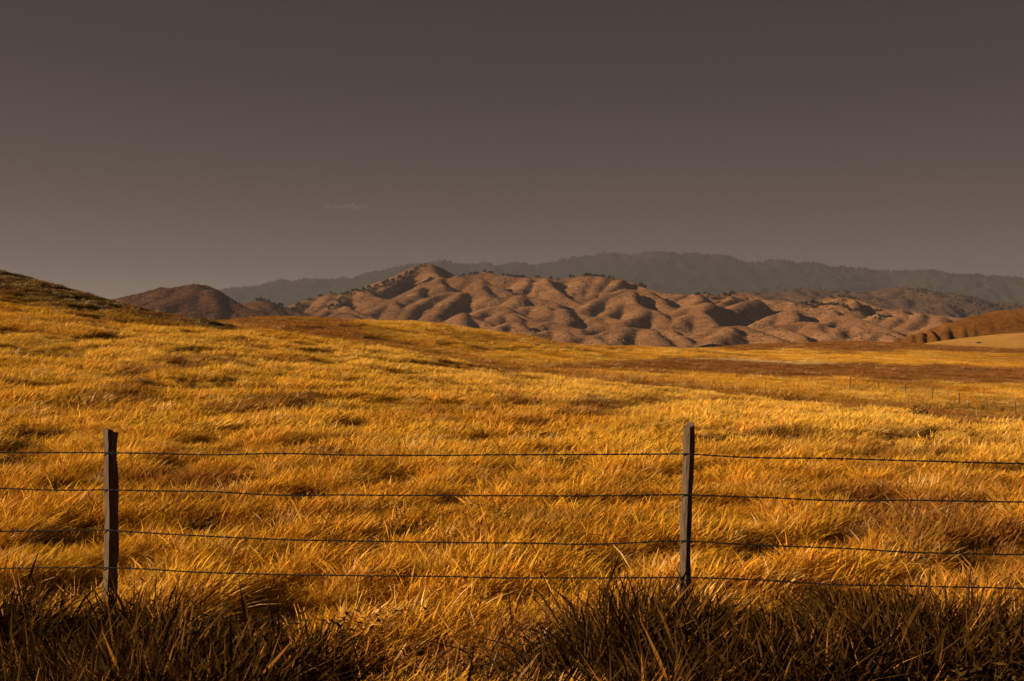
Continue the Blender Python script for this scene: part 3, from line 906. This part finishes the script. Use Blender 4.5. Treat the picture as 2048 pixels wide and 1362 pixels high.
def make_oak(seed, h=6.5, rx=3.6):
    r = np.random.default_rng(seed)
    V, F = [], []
    tube([(0, 0, -1.0), (.1, 0, .5), (.0, .1, 1.6)], [.42, .34, .28], 7, V, F)
    for k in range(5):
        a = k * 1.26 + r.uniform(-.3, .3); l = r.uniform(1.4, 2.4)
        tube([(0, .1, 1.2), (math.cos(a) * l * .6, math.sin(a) * l * .6, 2.1), (math.cos(a) * l, math.sin(a) * l, 3.2)], [.22, .14, .05], 5, V, F)
    nb = len(F)
    lobes = [(r.uniform(-.55, .55) * rx, r.uniform(-.55, .55) * rx, h * r.uniform(.22, .68), r.uniform(1.2, 2.0)) for _ in range(12)] + [(0, 0, h * .42, 2.0)]
    for (lx, ly, lz, lr) in lobes:
        for _ in range(34):
            u = r.normal(0, 1, 3); u /= np.linalg.norm(u)
            c = np.array([lx, ly, lz]) + u * np.array([1, 1, .75]) * lr * r.uniform(.55, 1.08)
            nrm = u + r.normal(0, .5, 3); nrm /= np.linalg.norm(nrm)
            a = np.cross(nrm, r.normal(0, 1, 3)); a /= np.linalg.norm(a); b = np.cross(nrm, a); s = r.uniform(.35, .75)
            i0 = len(V); V += [c - a * s, c - b * s * .7, c + a * s, c + b * s * .7]; F.append((i0, i0 + 1, i0 + 2, i0 + 3))
    me = mesh_np('oak_tree', np.array(V), np.array(F), False)
    me.materials.append(M_BARK); me.materials.append(M_LEAF)
    mi = np.ones(len(F), np.int32); mi[:nb] = 0
    me.polygons.foreach_set('material_index', mi)
    return me
oaks = [make_oak(500 + k, rng.uniform(5.6, 7.5), rng.uniform(3, 4.2)) for k in range(6)]
def plant(pxpy, fd, label, group, s0=.7, s1=1.25, sky_d=None):
    px, py = pxpy
    p = None
    for dy in (0, 1, 2, 3, 4, 6, 8):
        p = fd.hit(px, py + dy)
        if p is not None: break
    if p is None: return
    o = bpy.data.objects.new('oak_tree', oaks[random.randrange(6)]); COL.objects.link(o)
    s = random.uniform(s0, s1) * 1.2
    o.location = p; o.rotation_euler = (0, 0, random.uniform(0, 6.28)); o.scale = (s, s, s * random.uniform(.85, 1.1))
    tag(o, label, 'tree', group)
def along(conv, pts, n, jx, jy):
    P = np.array([conv(p) for p in pts]); L = np.r_[0, np.cumsum(np.linalg.norm(np.diff(P, axis=0), axis=1))]
    for s in np.sort(rng.uniform(0, L[-1], n)):
        yield (np.interp(s, L, P[:, 0]) + rng.normal(0, jx), np.interp(s, L, P[:, 1]) + abs(rng.normal(0, jy)))
LP = 'small dark oak on the sharp peak and its left ridge line'
for p in along(Z3, [(880, 435), (1040, 398), (1340, 310), (1600, 190), (1720, 122), (1800, 105)], 44, 1, 2.5): plant(p, mt, LP, 'oaks on the peak ridge')
for p in along(Z3, [(1000, 455), (1250, 380), (1450, 310), (1580, 230)], 16, 1, 1): plant(p, mt, LP, 'oaks on the peak ridge', .7, 1.0)
for p in along(Z3, [(1240, 520), (1500, 415), (1700, 350), (1850, 285)], 24, 1, .6): plant(p, mt, 'small dark oak in the tree-lined gully below the peak', 'oaks in the gully', .7, 1.0)
for p in along(Z3, [(20, 710), (150, 640), (280, 570), (480, 500), (640, 450)], 16, 1, 1): plant(p, mt, 'small dark oak on the low left shoulder of the mountain', 'oaks on the left shoulder', .7, 1.0)
for p in along(Z3, [(820, 450), (740, 510), (690, 570), (560, 640)], 22, 5, 3): plant(p, mt, 'small dark oak in the notch left of the lit dome', 'oaks in the notch', .7, 1.0)
for p in along(Z4, [(200, 190), (450, 160), (560, 140), (640, 168)], 14, 1, 1): plant(p, mt, 'small dark oak on the crest right of the peak saddle', 'oaks right of the saddle')
for p in along(Z4, [(760, 190), (1060, 200), (1250, 212), (1400, 232), (1780, 176), (2040, 215)], 34, 1, 1): plant(p, mt, 'small dark oak along the broad middle crest', 'oaks on the middle crest')
for p in along(Z5, [(0, 65), (330, 100), (500, 150), (750, 240)], 14, 1, 1.5): plant(p, mt, 'small dark oak on the crest falling to the right', 'oaks on the right crest')
for p in along(Z5, [(1220, 310), (1390, 275), (1430, 350), (1560, 320), (1740, 265), (1700, 400)], 26, 2, 1.5): plant(p, mt, 'small dark oak on the low right knolls', 'oaks on the right knolls', .7, 1.1)
for p in along(Z6, [(500, 320), (650, 290), (850, 245), (1000, 205), (1180, 205), (1300, 240)], 22, 1, 1): plant(p, mt, 'small dark oak along the top of the far right knoll', 'oaks on the far right knoll', .7, 1.1)
for p in along(Z6, [(820, 300), (950, 290), (1110, 290), (1200, 360), (1280, 350), (1240, 400)], 26, 3, 2): plant(p, mt, 'small dark oak on the face of the far right knoll', 'oaks on the knoll face', .7, 1.1)
for p in along(Z6, [(1520, 370), (1620, 380), (1540, 435), (1720, 440), (1480, 460)], 14, 3, 2): plant(p, mt, 'small dark oak in the right hand pasture hollows', 'oaks in the pasture hollows', .7, 1.1)
for p in along(ZA, [(880, 470), (940, 462), (1040, 500), (1100, 505), (1170, 500)], 8, 1, 1): plant(p, nh, 'small dark oak on the little hill in the gap', 'oaks on the gap hill', .9, 1.3)

# scrub and boulders on the slopes
def make_blob(seed, flat=1.0, rough=.35, n=40):
    import bmesh
    bm = bmesh.new(); bmesh.ops.create_icosphere(bm, subdivisions=2, radius=1)
    r = np.random.default_rng(seed)
    for v in bm.verts:
        q = 1 + rough * r.uniform(-1, 1); v.co = Vector((v.co.x * q, v.co.y * q, v.co.z * q * flat))
    me = bpy.data.meshes.new('piece'); bm.to_mesh(me); bm.free()
    add_color(me, np.ones((len(me.vertices), 3)), 'blade')
    return me
M_PIECE = mat_blade('scrub_or_stone', 0.0)
protoS = [proto('scrub_piece_%d' % k, make_blob(600 + k, .75, .4), M_PIECE) for k in range(4)]
protoB = [proto('stone_piece_%d' % k, make_blob(650 + k, .7, .22), M_PIECE) for k in range(4)]
def strew(name, fd, n, mask_s, seed, s0, s1, c0, c1, protos, label, cat, zmin=1.0, thr=.1):
    i = rng.integers(0, fd.X.size, n)
    x = fd.X.ravel()[i] + rng.uniform(-1, 1, n); y = fd.Y.ravel()[i] + rng.uniform(-1, 1, n); z = fd.at(x, y)
    k = (z > zmin) & (rng.uniform(0, 1, n) < .12 + .88 * smooth(thr, thr + .3, fbm(x / mask_s, y / mask_s, 3, seed)))
    x, y, z = x[k], y[k], z[k]; n = len(x)
    s = rng.uniform(s0, s1, n) * rng.uniform(.6, 1.2, n)
    c = np.array(c0) + (np.array(c1) - np.array(c0)) * rng.uniform(0, 1, (n, 1))
    scatter(name, np.stack([x, y, z + s * .2], -1), np.stack([rng.uniform(-.3, .3, n), rng.uniform(-.3, .3, n), rng.uniform(0, 6.28, n)], -1),
            np.stack([s, s * rng.uniform(.7, 1.2, n), s], -1), c, rng.integers(0, len(protos), n), protos, label, cat)
strew('mountain_scrub', mt, 60000, 90, 701, .4, 1.25, (.04, .032, .018), (.09, .065, .035), protoS, 'dark low scrub dotted over the lit mountain folds', 'scrub')
strew('mountain_rocks', mt, 34000, 110, 703, .4, 1.5, (.15, .09, .06), (.30, .2, .14), protoB, 'pale brown boulders strewn over the mountain folds', 'rocks')
strew('hill_scrub', lh, 24000, 80, 705, .5, 1.5, (.05, .035, .02), (.10, .06, .035), protoS, 'dark scrub speckling the rounded left hill', 'scrub', thr=-.2)
strew('scrub_wood', sh, 14000, 260, 707, 2.2, 5.0, (.025, .026, .014), (.06, .05, .028), protoS, 'dark scattered wood over the low hills at right', 'trees', thr=-.15)
strew('grassy_hill_scrub', bh, 2600, 30, 709, .18, .6, (.06, .035, .012), (.14, .07, .02), protoS, 'small dark tufts on the brown hill at right', 'scrub')

# conifer forest of the far range
def make_conifer(seed):
    r = np.random.default_rng(seed); V, F, C = [], [], []
    for k in range(5):
        z0 = .12 + k * .17; rr = .23 * (1 - k / 5.6) * r.uniform(.85, 1.15); i0 = len(V)
        for s in range(7):
            a = s / 7 * 6.283 + r.uniform(-.2, .2); q = rr * r.uniform(.7, 1.15); V.append((math.cos(a) * q, math.sin(a) * q, z0 + r.uniform(-.03, .02)))
        V.append((0, 0, z0 + .30))
        for s in range(7): F.append((i0 + s, i0 + (s + 1) % 7, i0 + 7))
    i0 = len(V)
    for s in range(4): V.append((.03 * math.cos(s * 1.57), .03 * math.sin(s * 1.57), -.1))
    V.append((0, 0, .4))
    for s in range(4): F.append((i0 + s, i0 + (s + 1) % 4, i0 + 4))
    me = mesh_np('conifer', np.array(V), np.array(F), False)
    add_color(me, np.ones((len(V), 3)), 'blade')
    return me
protoC = [proto('conifer_%d' % k, make_conifer(800 + k), M_PIECE) for k in range(4)]
n = 22000
x = rng.uniform(-2600, 4200, n); y = rng.uniform(8600, 10060, n)
n2 = 2600
xs = np.sort(rng.uniform(-2400, 4200, n2)); x = np.r_[x, xs]; y = np.r_[y, rng.normal(10000, 18, n2)]
z = fr.at(x, y)
k = (z > 8) & ((rng.uniform(0, 1, len(x)) < .35 + .65 * smooth(-.2, .2, fbm(x / 300, y / 300, 3, 811))))
x, y, z = x[k], y[k], z[k]; n = len(x)
s = rng.uniform(9, 20, n)
c = np.array([.022, .024, .014]) + np.array([.03, .024, .012]) * rng.uniform(0, 1, (n, 1))
scatter('conifer_forest', np.stack([x, y, z - 1], -1), np.stack([0 * x, 0 * x, rng.uniform(0, 6.28, n)], -1), np.stack([s * 1.2, s * 1.2, s], -1), c, rng.integers(0, 4, n), protoC,
        'hazy conifer forest covering the far mountain range', 'forest')

# a dark bush on the near crest, and a rock in the pale field
def bush(px, d, w, h, label, seed):
    x = (px - 1024) / FPX * d; z0 = float(ground_z(np.array([x]), np.array([d]))[0])
    r = np.random.default_rng(seed)
    root = bpy.data.objects.new('bush', None); COL.objects.link(root); root.location = (x, d, z0)
    tag(root, label, 'bush')
    V, F = [], []
    for k in range(7):
        a = r.uniform(0, 6.28); l = w * r.uniform(.25, .45)
        tube([(0, 0, -.05), (math.cos(a) * l * .5, math.sin(a) * l * .5, h * .4), (math.cos(a) * l, math.sin(a) * l, h * .8)], [.02, .013, .006], 5, V, F)
    link('stems', mesh_np('stems', np.array(V), np.array(F)), M_BARK, root)
    V, F = [], []
    for k in range(420):
        a = r.uniform(0, 6.28); q = math.sqrt(r.uniform()) * w * .5; hh = h * (1 - (q / (w * .55)) ** 2) * (.7 + .3 * math.sin(a * 3 + seed))
        c = np.array([math.cos(a) * q, math.sin(a) * q, r.uniform(.1, 1) * hh])
        u = r.normal(0, 1, 3); u /= np.linalg.norm(u); v_ = np.cross(u, r.normal(0, 1, 3)); v_ /= np.linalg.norm(v_); s = r.uniform(.03, .065)
        i0 = len(V); V += [c - u * s, c + v_ * s * .5, c + u * s, c - v_ * s * .5]; F.append((i0, i0 + 1, i0 + 2, i0 + 3))
    link('foliage', mesh_np('foliage', np.array(V), np.array(F), False), M_LEAF, root)
bush(1840, 46.0, .85, .55, 'small dark round bush on the near grass crest at right', 5)
p = pf.hit(1957, 687)
if p is not None:
    o = link('rock', make_blob(91, .7, .25), mat_simple('dark_rock', (.05, .035, .025), (.1, .07, .05), 1.0), None, p)
    o.scale = (1.3, 1.0, .8)
    tag(o, 'dark boulder alone in the pale field at right', 'rock')

# ---------------------------------------------------------------- small cloud, beyond and above the haze
def cloud(name, px, py, w_px, h_px, d, seed, label):
    import bmesh
    r = np.random.default_rng(seed)
    bm = bmesh.new()
    k = d / FPX
    from mathutils import Matrix
    for i in range(9):
        t = (i + .5) / 9 * 2 - 1
        rad = h_px * k * .5 * (1 - .5 * t * t) * r.uniform(.6, 1.1)
        bmesh.ops.create_icosphere(bm, subdivisions=3, radius=rad, matrix=Matrix.Translation((t * w_px * k * .5, r.uniform(-.3, .3) * rad, r.uniform(-.35, .25) * rad)) @ Matrix.Diagonal((1.5, 1.3, .75, 1)))
    me = bpy.data.meshes.new(name); bm.to_mesh(me); bm.free()
    m, nt, out = mat('thin_cloud')
    vol = nt.nodes.new('ShaderNodeVolumePrincipled'); vol.inputs['Color'].default_value = (.95, .9, .88, 1)
    nz = noisetex(nt, .012, 4, .6)
    mp = nt.nodes.new('ShaderNodeMapRange'); mp.inputs[1].default_value = .42; mp.inputs[2].default_value = .72; mp.inputs[3].default_value = 0; mp.inputs[4].default_value = .0016
    nt.links.new(nz, mp.inputs[0]); nt.links.new(mp.outputs[0], vol.inputs['Density'])
    nt.links.new(vol.outputs[0], out.inputs['Volume'])
    o = link(name, me, m, None, W(px, py, d))
    tag(o, label, 'cloud')
cloud('cloud', 690, 413, 95, 16, 15500, 3, 'faint flat reddish cloud low in the sky left of centre')
cloud('cloud', 599, 400, 9, 9, 15500, 4, 'tiny faint puff of cloud left of the flat one')

# ---------------------------------------------------------------- haze
HB = 30000.0
zlo = min(float(GZ.min()), -60.0) - 1.0
ztop = 720.0
v = [(-HB, -HB, zlo), (HB, -HB, zlo), (HB, HB, zlo), (-HB, HB, zlo), (-HB, -HB, ztop), (HB, -HB, ztop), (HB, HB, ztop), (-HB, HB, ztop)]
me = bpy.data.meshes.new('haze'); me.from_pydata(v, [], [(0, 3, 2, 1), (4, 5, 6, 7), (0, 1, 5, 4), (1, 2, 6, 5), (2, 3, 7, 6), (3, 0, 4, 7)]); me.update()
m, nt, out = mat('haze_air')
vol = nt.nodes.new('ShaderNodeVolumePrincipled')
vol.inputs['Color'].default_value = (.46, .48, .62, 1)
vol.inputs['Density'].default_value = 4.5e-5
vol.inputs['Anisotropy'].default_value = 0.2
nt.links.new(vol.outputs[0], out.inputs['Volume'])
tag(link('haze', me, m), 'thin warm evening haze over the whole valley', 'haze', kind='stuff')
